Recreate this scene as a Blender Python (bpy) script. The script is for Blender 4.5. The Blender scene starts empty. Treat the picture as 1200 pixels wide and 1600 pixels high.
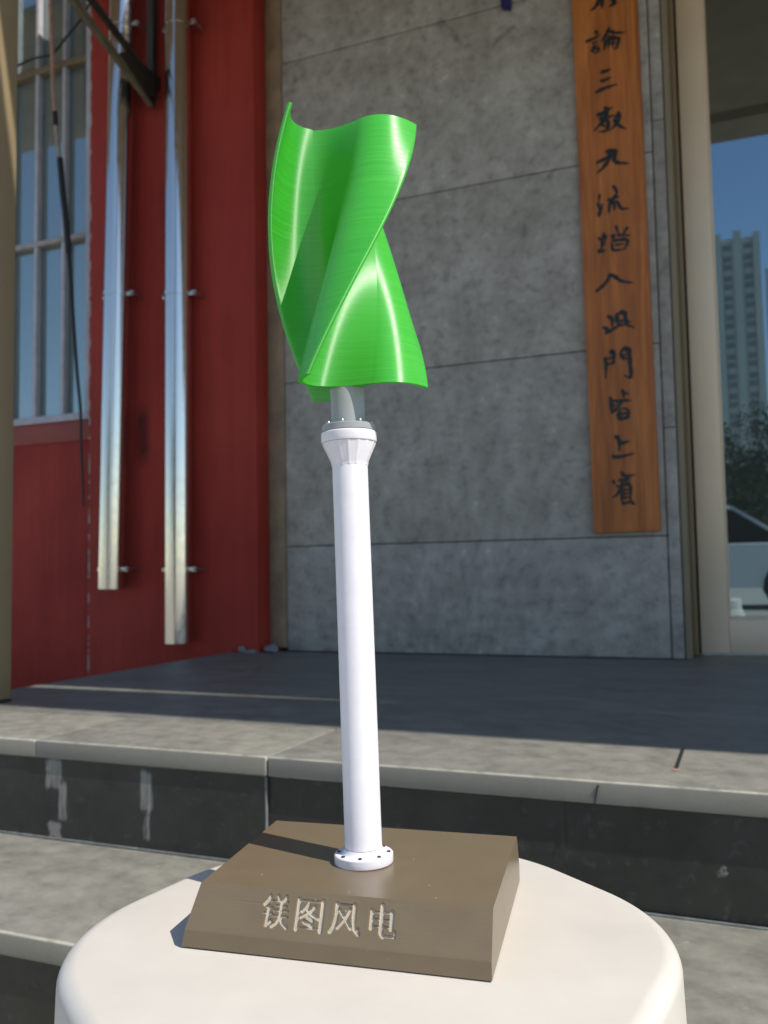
import bpy, bmesh, math, random
import numpy as np
from mathutils import Vector, Matrix
R_ = math.radians
scene = bpy.context.scene
COL = scene.collection

# ------------------------------------------------------------------ camera
cam_d = bpy.data.cameras.new('camera')
cam_d.sensor_fit = 'VERTICAL'
cam_d.sensor_height = 36.0
cam_d.sensor_width = 27.0
cam_d.lens = 1374.3 / 1600 * 36.0
cam_d.clip_start = 0.02
cam_d.clip_end = 1500
cam_d.dof.use_dof = True
cam_d.dof.focus_distance = 0.50
cam_d.dof.aperture_fstop = 14.0
cam = bpy.data.objects.new('camera', cam_d)
COL.objects.link(cam)
yaw, pitch, roll = R_(22.32), R_(3.78), R_(-0.992)
f0 = Vector((-math.sin(yaw), math.cos(yaw), 0)); r0 = Vector((math.cos(yaw), math.sin(yaw), 0)); u0 = Vector((0, 0, 1))
fw = f0 * math.cos(pitch) + u0 * math.sin(pitch)
up = u0 * math.cos(pitch) - f0 * math.sin(pitch)
rt = r0 * math.cos(roll) + up * math.sin(roll)
up2 = up * math.cos(roll) - r0 * math.sin(roll)
m3 = Matrix((rt, up2, -fw)).transposed()
cam.matrix_world = Matrix.Translation((0, 0, 0.63)) @ m3.to_4x4()
scene.camera = cam

# ------------------------------------------------------------------ sky and sun
SUN_EL, SUN_AZ = 51.0, 102.6          # azimuth clockwise from +Y
world = bpy.data.worlds.new('World'); scene.world = world
world.use_nodes = True
wn = world.node_tree
bg = wn.nodes['Background']
sky = wn.nodes.new('ShaderNodeTexSky')
sky.sky_type = 'NISHITA'; sky.sun_disc = False
sky.sun_elevation = R_(SUN_EL); sky.sun_rotation = R_(SUN_AZ)
sky.air_density = 1.0; sky.dust_density = 0.25; sky.ozone_density = 2.2
wn.links.new(sky.outputs[0], bg.inputs['Color'])
bg.inputs['Strength'].default_value = 0.13
sun_d = bpy.data.lights.new('sun', 'SUN'); sun_d.energy = 4.3; sun_d.angle = R_(0.53); sun_d.color = (1.0, 0.94, 0.84)
sun = bpy.data.objects.new('sun', sun_d); COL.objects.link(sun)
sdir = Vector((math.sin(R_(SUN_AZ)) * math.cos(R_(SUN_EL)), math.cos(R_(SUN_AZ)) * math.cos(R_(SUN_EL)), math.sin(R_(SUN_EL))))
sun.rotation_euler = sdir.to_track_quat('Z', 'Y').to_euler()
sun.location = (3, -1, 4)
scene.view_settings.view_transform = 'Standard'
scene.view_settings.look = 'None'
scene.view_settings.exposure = 0.2
scene.view_settings.gamma = 1.0
scene.view_settings.use_curve_mapping = False
scene.cycles.max_bounces = 10

# ------------------------------------------------------------------ materials
def new_mat(name):
    m = bpy.data.materials.new(name); m.use_nodes = True
    nt = m.node_tree
    return m, nt, nt.nodes['Principled BSDF']
def nd(nt, typ, **kw):
    n = nt.nodes.new(typ)
    for k, v in kw.items():
        if k.startswith('i_'):
            n.inputs[k[2:].replace('_', ' ')].default_value = v
        else: setattr(n, k, v)
    return n
def noise(nt, scale, detail=6, rough=0.6, vec=None, dist=0.0):
    n = nd(nt, 'ShaderNodeTexNoise'); n.inputs['Scale'].default_value = scale; n.inputs['Detail'].default_value = detail
    n.inputs['Roughness'].default_value = rough; n.inputs['Distortion'].default_value = dist
    if vec is not None: nt.links.new(vec, n.inputs['Vector'])
    return n
def ramp(nt, src, stops, interp='LINEAR'):
    r = nd(nt, 'ShaderNodeValToRGB'); r.color_ramp.interpolation = interp
    e = r.color_ramp.elements
    while len(e) < len(stops): e.new(0.5)
    for el, (p, c) in zip(e, stops):
        el.position = p; el.color = (c[0], c[1], c[2], 1) if isinstance(c, (tuple, list)) else (c, c, c, 1)
    nt.links.new(src, r.inputs[0]); return r
def mixc(nt, fac, a, b, mode='MIX'):
    n = nd(nt, 'ShaderNodeMix', data_type='RGBA', blend_type=mode)
    for s, v in ((n.inputs[0], fac), (n.inputs[6], a), (n.inputs[7], b)):
        if isinstance(v, bpy.types.NodeSocket): nt.links.new(v, s)
        elif isinstance(v, (int, float)): s.default_value = v if s.type == 'VALUE' else (v, v, v, 1)
        else: s.default_value = (v[0], v[1], v[2], 1)
    return n.outputs[2]
def math_(nt, op, a, b=0.0, clamp=False):
    n = nd(nt, 'ShaderNodeMath', operation=op, use_clamp=clamp)
    for s, v in ((n.inputs[0], a), (n.inputs[1], b)):
        if isinstance(v, bpy.types.NodeSocket): nt.links.new(v, s)
        else: s.default_value = v
    return n.outputs[0]
def coords(nt, scale=(1, 1, 1), kind='Object', loc=(0, 0, 0)):
    tc = nd(nt, 'ShaderNodeTexCoord'); mp = nd(nt, 'ShaderNodeMapping')
    mp.inputs['Scale'].default_value = scale; mp.inputs['Location'].default_value = loc
    nt.links.new(tc.outputs[kind], mp.inputs['Vector']); return mp.outputs[0]
def bump(nt, bsdf, h, strength, dist=0.002):
    b = nd(nt, 'ShaderNodeBump'); b.inputs['Strength'].default_value = strength; b.inputs['Distance'].default_value = dist
    nt.links.new(h, b.inputs['Height']); nt.links.new(b.outputs[0], bsdf.inputs['Normal']); return b
def setp(b, **kw):
    for k, v in kw.items():
        k = k.replace('_', ' ')
        s = b.inputs[k]
        s.default_value = (v[0], v[1], v[2], 1) if isinstance(v, (tuple, list)) and s.type == 'RGBA' else v
def simple(name, col, rough=0.5, var=0.15, scale=20, bstr=0.0, metallic=0.0, bdist=0.001, **kw):
    m, nt, b = new_mat(name)
    v = coords(nt)
    n = noise(nt, scale, vec=v)
    lo = tuple(c * (1 - var) for c in col); hi = tuple(min(1, c * (1 + var)) for c in col)
    r = ramp(nt, n.outputs[0], [(0.3, lo), (0.7, hi)])
    nt.links.new(r.outputs[0], b.inputs['Base Color'])
    rr = ramp(nt, n.outputs[0], [(0.3, rough * 0.9), (0.7, min(1, rough * 1.1))])
    nt.links.new(rr.outputs[0], b.inputs['Roughness'])
    setp(b, Metallic=metallic, **kw)
    if bstr: bump(nt, b, noise(nt, scale * 12, vec=v).outputs[0], bstr, bdist)
    return m

M = {}
# printed silk green plastic of the rotor
m, nt, b = new_mat('green_silk_plastic')
setp(b, Anisotropic=0.95, Metallic=0.0)
b.inputs['Specular IOR Level'].default_value = 0.9; setp(b, IOR=1.85)
tg = nd(nt, 'ShaderNodeTangent', direction_type='UV_MAP', uv_map='UVMap')
nt.links.new(tg.outputs[0], b.inputs['Tangent'])
tc = nd(nt, 'ShaderNodeTexCoord'); mp = nd(nt, 'ShaderNodeMapping'); mp.inputs['Scale'].default_value = (4, 4, 420)
nt.links.new(tc.outputs['Object'], mp.inputs[0])
nz = noise(nt, 3.0, 3, 0.6, mp.outputs[0])
r = ramp(nt, nz.outputs[0], [(0.3, (0.058, 0.55, 0.034)), (0.7, (0.095, 0.70, 0.060))])
nt.links.new(r.outputs[0], b.inputs['Base Color'])
rr = ramp(nt, nz.outputs[0], [(0.3, 0.46), (0.7, 0.56)]); nt.links.new(rr.outputs[0], b.inputs['Roughness'])
bump(nt, b, nz.outputs[0], 0.10, 0.0003)
tr = nd(nt, 'ShaderNodeBsdfTranslucent'); tr.inputs[0].default_value = (0.06, 0.72, 0.03, 1)
mx = nd(nt, 'ShaderNodeMixShader'); mx.inputs[0].default_value = 0.33
nt.links.new(b.outputs[0], mx.inputs[1]); nt.links.new(tr.outputs[0], mx.inputs[2])
nt.links.new(mx.outputs[0], nt.nodes['Material Output'].inputs[0])
M['green'] = m
M['green_plain'] = simple('green_plastic_core', (0.025, 0.40, 0.04), 0.5, 0.1, 30)
def layered(name, col, rough, bstr=0.25, spec=0.5, axis=2):
    m, nt, b = new_mat(name)
    sc = [2, 2, 2]; sc[axis] = 900
    n = noise(nt, 1.0, 2, 0.5, coords(nt, tuple(sc)))
    n2 = noise(nt, 60, 4, 0.6, coords(nt))
    c1 = mixc(nt, n2.outputs[0], tuple(c * 0.88 for c in col), tuple(min(1, c * 1.1) for c in col))
    nt.links.new(c1, b.inputs['Base Color'])
    setp(b, Roughness=rough); b.inputs['Specular IOR Level'].default_value = spec
    bump(nt, b, n.outputs[0], bstr, 0.0004)
    return m
M['white'] = layered('white_plastic', (0.83, 0.80, 0.84), 0.42, 0.15)
M['grey_plastic'] = layered('grey_plastic', (0.33, 0.34, 0.345), 0.45, 0.2)
M['bolt'] = simple('bolt_steel', (0.45, 0.45, 0.44), 0.35, metallic=0.9)
M['screw_dark'] = simple('screw_hole_dark', (0.05, 0.05, 0.055), 0.5)
# brown printed base: with tiny pale specks
m, nt, b = new_mat('brown_plastic')
v = coords(nt)
n1 = noise(nt, 45, 5, 0.6, v)
n2 = noise(nt, 1.0, 2, 0.5, coords(nt, (25, 25, 1400)))
col = mixc(nt, n1.outputs[0], (0.152, 0.115, 0.068), (0.195, 0.150, 0.092))
vo = nd(nt, 'ShaderNodeTexVoronoi'); vo.inputs['Scale'].default_value = 130; nt.links.new(v, vo.inputs['Vector'])
sp = ramp(nt, vo.outputs['Distance'], [(0.05, 1.0), (0.10, 0.0)])
vr = ramp(nt, vo.outputs['Color'], [(0.72, 0.0), (0.80, 0.6)])
spk = math_(nt, 'MULTIPLY', sp.outputs[0], vr.outputs[0])
sc_ = noise(nt, 260, 4, 0.7, v); scf = ramp(nt, sc_.outputs[0], [(0.66, 0.0), (0.76, 0.35)])
sxz = nd(nt, 'ShaderNodeSeparateXYZ'); nt.links.new(v, sxz.inputs[0])
lowb = ramp(nt, sxz.outputs[2], [(0.008, 1.0), (0.014, 0.15)])
col = mixc(nt, math_(nt, 'MULTIPLY', scf.outputs[0], lowb.outputs[0]), col, (0.42, 0.38, 0.32))
col = mixc(nt, spk, col, (0.6, 0.56, 0.48))
nt.links.new(col, b.inputs['Base Color'])
setp(b, Roughness=0.32); b.inputs['Specular IOR Level'].default_value = 0.5
bump(nt, b, n2.outputs[0], 0.2, 0.0004)
M['brown'] = m
M['letter_groove'] = simple('pale_groove_plastic', (0.47, 0.41, 0.32), 0.6, 0.15, 200)  # engraved letters coloured paler than the rest of the base
M['stool'] = simple('cream_plastic', (0.64, 0.60, 0.54), 0.42, 0.05, 14, 0.10)
# grey concrete-look panels
m, nt, b = new_mat('concrete_panel')
v = coords(nt)
n1 = noise(nt, 6.5, 9, 0.68, v, 0.0); n2 = noise(nt, 25, 9, 0.66, v, 0.1); n3 = noise(nt, 45, 5, 0.6, v)
n4 = noise(nt, 7, 3, 0.5, coords(nt, (1, 1, 1), loc=(3, 7, 1)), 1.5)
a = ramp(nt, n1.outputs[0], [(0.33, (0.285, 0.268, 0.230)), (0.50, (0.365, 0.345, 0.300)), (0.66, (0.455, 0.435, 0.385))])
d = ramp(nt, n2.outputs[0], [(0.33, (0.64, 0.635, 0.63)), (0.47, (0.93, 0.93, 0.93)), (0.60, (1.02, 1.02, 1.02)), (0.70, (1.40, 1.39, 1.35))])
c = mixc(nt, 1.0, a.outputs[0], d.outputs[0], 'MULTIPLY')
pit = ramp(nt, n4.outputs[0], [(0.24, 0.55), (0.33, 1.0)])
c = mixc(nt, 0.8, c, pit.outputs[0], 'MULTIPLY')
oi = nd(nt, 'ShaderNodeObjectInfo'); orr = ramp(nt, oi.outputs['Random'], [(0.0, 0.90), (1.0, 1.10)])
c = mixc(nt, 1.0, c, orr.outputs[0], 'MULTIPLY')
n6 = noise(nt, 60, 3, 0.5, v); ck = ramp(nt, n6.outputs[0], [(0.27, 0.35), (0.31, 1.0)])
c = mixc(nt, 0.6, c, ck.outputs[0], 'MULTIPLY')
n7 = noise(nt, 30, 6, 0.65, coords(nt, (1, 1, 0.5), loc=(5, 2, 9))); fl = ramp(nt, n7.outputs[0], [(0.60, 0.0), (0.68, 0.35)])
c = mixc(nt, fl.outputs[0], c, (0.44, 0.42, 0.38))
nt.links.new(c, b.inputs['Base Color'])
setp(b, Roughness=0.55); b.inputs['Specular IOR Level'].default_value = 0.4
bump(nt, b, n3.outputs[0], 0.08, 0.002)
M['panel'] = m
M['backing'] = simple('dark_joint', (0.03, 0.028, 0.026), 0.9)
# slate floor tiles
def slate(name, lo, hi, rough, spec=0.5, bs=0.25, edges=()):
    m, nt, b = new_mat(name)
    v = coords(nt)
    n1 = noise(nt, 5, 8, 0.68, coords(nt, (1, 2.2, 1)), 0.8); n2 = noise(nt, 26, 7, 0.65, v); n3 = noise(nt, 110, 5, 0.6, v)
    mid = tuple((x + y) / 2 for x, y in zip(lo, hi))
    a = ramp(nt, n1.outputs[0], [(0.30, lo), (0.5, mid), (0.70, hi)])
    d = ramp(nt, n2.outputs[0], [(0.32, 0.78), (0.5, 0.98), (0.72, 1.15)])
    c = mixc(nt, 1.0, a.outputs[0], d.outputs[0], 'MULTIPLY')
    e = ramp(nt, n3.outputs[0], [(0.62, 0.0), (0.75, 1.0)])
    c = mixc(nt, math_(nt, 'MULTIPLY', e.outputs[0], 0.5), c, tuple(min(1, x * 1.7) for x in hi))
    if edges:                      # worn pale arris along the front edge of a step, plain honed front face
        sx_ = nd(nt, 'ShaderNodeSeparateXYZ'); nt.links.new(v, sx_.inputs[0])
        for e_ in edges:
            fr_ = math_(nt, 'LESS_THAN', math_(nt, 'ABSOLUTE', math_(nt, 'SUBTRACT', sx_.outputs[1], e_)), 0.0012)
            c = mixc(nt, math_(nt, 'MULTIPLY', fr_, 0.75), c, (0.225, 0.215, 0.175))
            k_ = math_(nt, 'ABSOLUTE', math_(nt, 'SUBTRACT', sx_.outputs[1], e_ + 0.0030))
            m_ = math_(nt, 'MULTIPLY', math_(nt, 'LESS_THAN', k_, 0.0022), ramp(nt, n2.outputs[0], [(0.34, 0.15), (0.55, 0.85)]).outputs[0])
            c = mixc(nt, m_, c, (0.46, 0.44, 0.37))
    nt.links.new(c, b.inputs['Base Color'])
    rr = ramp(nt, n2.outputs[0], [(0.3, rough * 0.8), (0.7, min(1, rough * 1.25))]); nt.links.new(rr.outputs[0], b.inputs['Roughness'])
    b.inputs['Specular IOR Level'].default_value = spec
    mixh = math_(nt, 'ADD', n1.outputs[0], math_(nt, 'MULTIPLY', n2.outputs[0], 0.6))
    bump(nt, b, mixh, bs, 0.004)
    return m
M['slate'] = slate('slate_tile', (0.195, 0.187, 0.160), (0.262, 0.252, 0.218), 0.55, edges=(1.226, 0.895))
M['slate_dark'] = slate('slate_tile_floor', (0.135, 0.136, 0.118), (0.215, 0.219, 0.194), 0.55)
M['nosing'] = slate('nosing_stone', (0.20, 0.195, 0.165), (0.30, 0.295, 0.25), 0.5, bs=0.12)
# black riser tiles, with white lime stains
m, nt, b = new_mat('black_riser_tile')
v = coords(nt)
n1 = noise(nt, 9, 8, 0.7, v); n2 = noise(nt, 60, 6, 0.65, v)
c = ramp(nt, n1.outputs[0], [(0.35, (0.018, 0.019, 0.016)), (0.65, (0.036, 0.036, 0.030))]).outputs[0]
dust = ramp(nt, n2.outputs[0], [(0.58, 0.0), (0.72, 0.8)])
c = mixc(nt, math_(nt, 'MULTIPLY', dust.outputs[0], 0.3), c, (0.16, 0.155, 0.14))
sx = nd(nt, 'ShaderNodeSeparateXYZ'); nt.links.new(v, sx.inputs[0])
def band(out, c0, hw, soft):
    d_ = math_(nt, 'ABSOLUTE', math_(nt, 'SUBTRACT', out, c0))
    return math_(nt, 'SUBTRACT', 1.0, math_(nt, 'DIVIDE', math_(nt, 'SUBTRACT', d_, hw), soft), True)
ns = noise(nt, 30, 6, 0.72, coords(nt, (3.2, 1, 0.35))); ns2 = noise(nt, 55, 6, 0.7, coords(nt, (1, 1, 1)))
def stain(x, hw, z, hz, thr, nsrc):
    k = math_(nt, 'MULTIPLY', band(sx.outputs[0], x, hw * 0.5, 0.020), band(sx.outputs[2], z, hz * 0.7, 0.035))
    r_ = ramp(nt, math_(nt, 'ADD', math_(nt, 'MULTIPLY', k, 0.55), math_(nt, 'MULTIPLY', nsrc, 0.75)), [(thr, 0.0), (thr + 0.13, 1.0)])
    return math_(nt, 'MULTIPLY', r_.outputs[0], k)
STAINS = [(-1.142, 0.030, 0.282, 0.030, 0.80, 0), (-1.122, 0.014, 0.235, 0.040, 0.82, 0), (-0.945, 0.016, 0.268, 0.040, 0.78, 0), (-0.943, 0.010, 0.220, 0.040, 0.86, 0),
          (-1.138, 0.020, 0.186, 0.014, 0.80, 1), (-0.045, 0.010, 0.236, 0.006, 0.92, 1), (-1.155, 0.006, 0.296, 0.010, 0.80, 1)]
for (x, hw, z, hz, thr, w) in STAINS:
    c = mixc(nt, math_(nt, 'MULTIPLY', stain(x, hw, z, hz, thr, (ns2 if w else ns).outputs[0]), 0.62), c, (0.34, 0.34, 0.31))
nt.links.new(c, b.inputs['Base Color'])
rr = ramp(nt, n2.outputs[0], [(0.3, 0.32), (0.75, 0.55)]); nt.links.new(rr.outputs[0], b.inputs['Roughness'])
M['riser'] = m
# red painted wall
m, nt, b = new_mat('red_paint')
v = coords(nt)
n1 = noise(nt, 2.2, 7, 0.6, v); n2 = noise(nt, 18, 7, 0.7, v); n3 = noise(nt, 200, 4, 0.6, v)
c = ramp(nt, n1.outputs[0], [(0.3, (0.280, 0.028, 0.018)), (0.7, (0.385, 0.046, 0.031))]).outputs[0]
w_ = ramp(nt, n2.outputs[0], [(0.70, 0.0), (0.80, 1.0)])
c = mixc(nt, math_(nt, 'MULTIPLY', w_.outputs[0], 0.35), c, (0.22, 0.12, 0.10))
stk = noise(nt, 6, 6, 0.7, coords(nt, (4, 4, 0.25)))
c = mixc(nt, 0.8, c, ramp(nt, stk.outputs[0], [(0.3, 0.80), (0.7, 1.15)]).outputs[0], 'MULTIPLY')
dk = ramp(nt, n2.outputs[0], [(0.22, 0.45), (0.34, 1.0)])
c = mixc(nt, 0.7, c, dk.outputs[0], 'MULTIPLY')
sx = nd(nt, 'ShaderNodeSeparateXYZ'); nt.links.new(coords(nt), sx.inputs[0])
# soot smudge beside a pipe, and chipped edge where the pier meets the window (object space of the wall: origin -2.4, 2.78, 0)
def band_(out, c0, hw, soft):
    d_ = math_(nt, 'ABSOLUTE', math_(nt, 'SUBTRACT', out, c0))
    return math_(nt, 'SUBTRACT', 1.0, math_(nt, 'DIVIDE', math_(nt, 'SUBTRACT', d_, hw), soft), True)
nn_ = noise(nt, 22, 5, 0.65, coords(nt)).outputs[0]
sm = math_(nt, 'MULTIPLY', math_(nt, 'MULTIPLY', band_(sx.outputs[0], 0.250, 0.010, 0.035), band_(sx.outputs[2], 1.17, 0.06, 0.08)), math_(nt, 'MULTIPLY', nn_, 1.5), True)
c = mixc(nt, math_(nt, 'MULTIPLY', sm, 0.9), c, (0.02, 0.008, 0.007))
ch = math_(nt, 'MULTIPLY', band_(sx.outputs[0], -0.012, 0.004, 0.007), ramp(nt, noise(nt, 9, 5, 0.7, coords(nt, (1, 1, 1.4))).outputs[0], [(0.50, 0.0), (0.54, 1.0)]).outputs[0])
c = mixc(nt, ch, c, (0.36, 0.32, 0.29))
nt.links.new(c, b.inputs['Base Color']); setp(b, Roughness=0.68); b.inputs['Specular IOR Level'].default_value = 0.3
bump(nt, b, n3.outputs[0], 0.06, 0.001)
M['red'] = m
M['sill'] = simple('faded_red_sill', (0.29, 0.065, 0.048), 0.6, 0.15, 14)
M['trim'] = simple('beige_trim', (0.27, 0.20, 0.125), 0.7, 0.30, 11, 0.1)
M['tan'] = simple('tan_metal', (0.27, 0.205, 0.115), 0.45, 0.05, 6)
M['tan_edge'] = simple('tan_wall_edge', (0.25, 0.205, 0.13), 0.5, 0.08, 8)
M['champagne'] = simple('champagne_aluminium', (0.78, 0.635, 0.45), 0.38, 0.04, 5, metallic=0.15)
M['blackgap'] = simple('black_gap_fill', (0.012, 0.012, 0.011), 0.7)  # flat black that stands in for dark gaps and the edge crack
M['canopy'] = simple('brown_canopy_boards', (0.33, 0.23, 0.12), 0.6, 0.2, 5)
M['steel'] = simple('dark_steel', (0.040, 0.036, 0.027), 0.55, 0.3, 25, metallic=0.3)
M['olive_steel'] = simple('olive_painted_steel', (0.135, 0.115, 0.075), 0.55, 0.25, 25)
# polished stainless pipes
m, nt, b = new_mat('stainless_steel')
v = coords(nt, (9, 9, 1.2))
n1 = noise(nt, 3, 4, 0.5, v); n2 = noise(nt, 40, 5, 0.6, coords(nt))
setp(b, Metallic=1.0, Base_Color=(0.66, 0.64, 0.60))
rr = ramp(nt, n2.outputs[0], [(0.35, 0.10), (0.75, 0.24)]); nt.links.new(rr.outputs[0], b.inputs['Roughness'])
bump(nt, b, n1.outputs[0], 0.05, 0.004)
M['stainless'] = m
# wood board
m, nt, b = new_mat('varnished_wood')
v = coords(nt, (14, 14, 1.0))
n1 = noise(nt, 1.6, 6, 0.6, v, 1.2); n2 = noise(nt, 5, 6, 0.65, coords(nt, (30, 30, 1.2))); n3 = noise(nt, 2.0, 3, 0.5, coords(nt, (3, 3, 1.5)))
c = ramp(nt, n1.outputs[0], [(0.28, (0.29, 0.078, 0.012)), (0.5, (0.45, 0.140, 0.024)), (0.72, (0.57, 0.200, 0.040))]).outputs[0]
g_ = ramp(nt, n2.outputs[0], [(0.35, 0.80), (0.6, 1.06)])
c = mixc(nt, 1.0, c, g_.outputs[0], 'MULTIPLY')
c = mixc(nt, 0.8, c, ramp(nt, n3.outputs[0], [(0.3, 0.80), (0.7, 1.12)]).outputs[0], 'MULTIPLY')
nt.links.new(c, b.inputs['Base Color']); setp(b, Roughness=0.5)
M['wood'] = m
M['ink'] = simple('black_ink', (0.010, 0.012, 0.010), 0.45)
# mirror-coated dark glass
def glass(name, refl, tint, dark):
    m, nt, b = new_mat(name)
    setp(b, Base_Color=dark, Roughness=0.3)
    gl = nd(nt, 'ShaderNodeBsdfGlossy'); gl.inputs['Color'].default_value = (*tint, 1); gl.inputs['Roughness'].default_value = 0.005
    n1 = noise(nt, 1.1, 2, 0.4, coords(nt)); bp = nd(nt, 'ShaderNodeBump'); bp.inputs['Strength'].default_value = 0.02; bp.inputs['Distance'].default_value = 0.01
    nt.links.new(n1.outputs[0], bp.inputs['Height']); nt.links.new(bp.outputs[0], gl.inputs['Normal'])
    mx = nd(nt, 'ShaderNodeMixShader'); mx.inputs[0].default_value = refl
    nt.links.new(b.outputs[0], mx.inputs[1]); nt.links.new(gl.outputs[0], mx.inputs[2])
    nt.links.new(mx.outputs[0], nt.nodes['Material Output'].inputs[0])
    return m
M['door_glass'] = glass('door_glass', 0.40, (0.66, 0.90, 1.0), (0.012, 0.013, 0.012))
M['win_glass'] = glass('window_glass', 0.30, (0.80, 0.97, 0.98), (0.12, 0.155, 0.155))
M['win_frame'] = simple('grey_window_frame', (0.44, 0.44, 0.48), 0.5, 0.15, 20)
M['win_rail_pale'] = simple('pale_window_rail', (0.38, 0.36, 0.35), 0.5, 0.2, 20)
M['win_rail'] = simple('ochre_window_rail', (0.20, 0.15, 0.085), 0.6, 0.25, 20)
M['cable_black'] = simple('black_sleeve', (0.015, 0.014, 0.013), 0.5)
M['cable_pink'] = simple('pinkish_cable', (0.42, 0.24, 0.19), 0.55, 0.25, 40)
M['cable_grey'] = simple('grey_cable', (0.30, 0.27, 0.23), 0.55, 0.25, 40)
M['mortar'] = simple('grey_mortar', (0.18, 0.19, 0.19), 0.9, 0.3, 60, 0.5)
M['blue'] = simple('dark_blue_enamel', (0.02, 0.02, 0.12), 0.4)
M['ground'] = slate('ground_paving', (0.30, 0.275, 0.225), (0.42, 0.39, 0.33), 0.8)
M['plaster'] = simple('pale_tower_render', (0.50, 0.51, 0.46), 0.8, 0.05, 0.2)
M['tower_glass'] = simple('tower_window_glass', (0.22, 0.235, 0.225), 0.2, 0.2, 0.5)
M['leaf'] = simple('tree_leaves', (0.06, 0.075, 0.03), 0.6, 0.5, 1.2)
M['bark'] = simple('bark', (0.09, 0.07, 0.05), 0.9, 0.3, 8)
M['car_paint'] = simple('white_car_paint', (0.72, 0.72, 0.70), 0.25, 0.02, 3)
M['car_glass'] = simple('car_glass', (0.015, 0.017, 0.018), 0.08, 0.05, 3)
M['tyre'] = simple('tyre_rubber', (0.02, 0.02, 0.02), 0.8)
M['rim'] = simple('alloy_rim', (0.5, 0.5, 0.5), 0.3, metallic=0.9)
M['lamp_red'] = simple('red_lamp', (0.35, 0.02, 0.015), 0.2)

# ------------------------------------------------------------------ mesh helpers
def link(name, me, mat, parent=None):
    o = bpy.data.objects.new(name, me); COL.objects.link(o)
    if mat is not None and not me.materials: me.materials.append(mat)
    if parent is not None:
        o.parent = parent
        off = world_loc(parent)
        me.transform(Matrix.Translation(-off))
    return o
def world_loc(o):
    v = Vector(o.location)
    while o.parent is not None:
        o = o.parent; v = v + Vector(o.location)
    return v
def thing(name, label, cat, loc, group=None):
    o = bpy.data.objects.new(name, None); COL.objects.link(o); o.location = loc
    o.empty_display_size = 0.05
    return tag(o, label, cat, group)
def tag(o, label, cat, group=None):
    o['label'] = label; o['category'] = cat
    if group: o['group'] = group
    return o
def structure(o): o['kind'] = 'structure'; return o
def finish(bm, smooth=None):
    bmesh.ops.recalc_face_normals(bm, faces=bm.faces)
    me = bpy.data.meshes.new('mesh'); bm.to_mesh(me); bm.free()
    if smooth is not None:
        for p in me.polygons: p.use_smooth = True
        me.set_sharp_from_angle(angle=R_(smooth))
    return me
def bm_box(bm, x0, x1, y0, y1, z0, z1, bevel=0.0, seg=2):
    vs = [bm.verts.new(c) for c in ((x0,y0,z0),(x1,y0,z0),(x1,y1,z0),(x0,y1,z0),(x0,y0,z1),(x1,y0,z1),(x1,y1,z1),(x0,y1,z1))]
    fs = [bm.faces.new([vs[i] for i in q]) for q in ((3,2,1,0),(4,5,6,7),(0,1,5,4),(1,2,6,5),(2,3,7,6),(3,0,4,7))]
    if bevel:
        es = list({e for f in fs for e in f.edges})
        bmesh.ops.bevel(bm, geom=es, offset=bevel, segments=seg, affect='EDGES', profile=0.5)
    return vs
def box(name, ext, mat, parent=None, bevel=0.003):
    bm = bmesh.new(); bm_box(bm, *ext, bevel=bevel); return link(name, finish(bm, 40), mat, parent)
def boxes(name, exts, mat, parent=None, bevel=0.003):
    return [box(name, e, mat, parent, bevel) for e in exts]
def frame_of(p0, p1):
    d = (Vector(p1) - Vector(p0)); L = d.length; z = d / L
    x = Vector((1, 0, 0)) - z * z.x; x.normalize(); y = z.cross(x)
    return Vector(p0), x, y, z, L
def bm_lathe(bm, prof, p0, p1, n=64, shape=None):
    """prof: list of (r, h in metres from p0)"""
    o, x, y, z, L = frame_of(p0, p1)
    rings = []
    for (r, h) in prof:
        if r < 1e-7: rings.append([bm.verts.new(o + z * h)]); continue
        ring = []
        for k in range(n):
            a = 2 * math.pi * k / n; rr = r * (shape(a) if shape else 1)
            ring.append(bm.verts.new(o + z * h + x * (rr * math.cos(a)) + y * (rr * math.sin(a))))
        rings.append(ring)
    for A, B in zip(rings, rings[1:]):
        for k in range(n):
            a = [A[k % len(A)], A[(k + 1) % len(A)]] if len(A) > 1 else [A[0]]
            b_ = [B[(k + 1) % len(B)], B[k % len(B)]] if len(B) > 1 else [B[0]]
            f = a + b_
            if len(f) >= 3: bm.faces.new(f)
def lathe(name, prof, p0, p1, mat, parent=None, n=64, smooth=35, shape=None):
    bm = bmesh.new(); bm_lathe(bm, prof, p0, p1, n, shape); return link(name, finish(bm, smooth), mat, parent)
def bm_tube(bm, pts, rad, n=10, caps=True):
    pts = [Vector(p) for p in pts]; rings = []
    for i, p in enumerate(pts):
        d = (pts[min(i + 1, len(pts) - 1)] - pts[max(i - 1, 0)]).normalized()
        a = Vector((0, 1, 0)) if abs(d.y) < 0.9 else Vector((1, 0, 0))
        x = d.cross(a).normalized(); y = d.cross(x)
        r = rad[i] if isinstance(rad, (list, tuple)) else rad
        rings.append([bm.verts.new(p + x * (r * math.cos(2 * math.pi * k / n)) + y * (r * math.sin(2 * math.pi * k / n))) for k in range(n)])
    for A, B in zip(rings, rings[1:]):
        for k in range(n): bm.faces.new((A[k], A[(k + 1) % n], B[(k + 1) % n], B[k]))
    if caps: bm.faces.new(rings[0][::-1]); bm.faces.new(rings[-1])
def tube(name, pts, rad, mat, parent=None, n=10):
    bm = bmesh.new(); bm_tube(bm, pts, rad, n); return link(name, finish(bm, 50), mat, parent)
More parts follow.
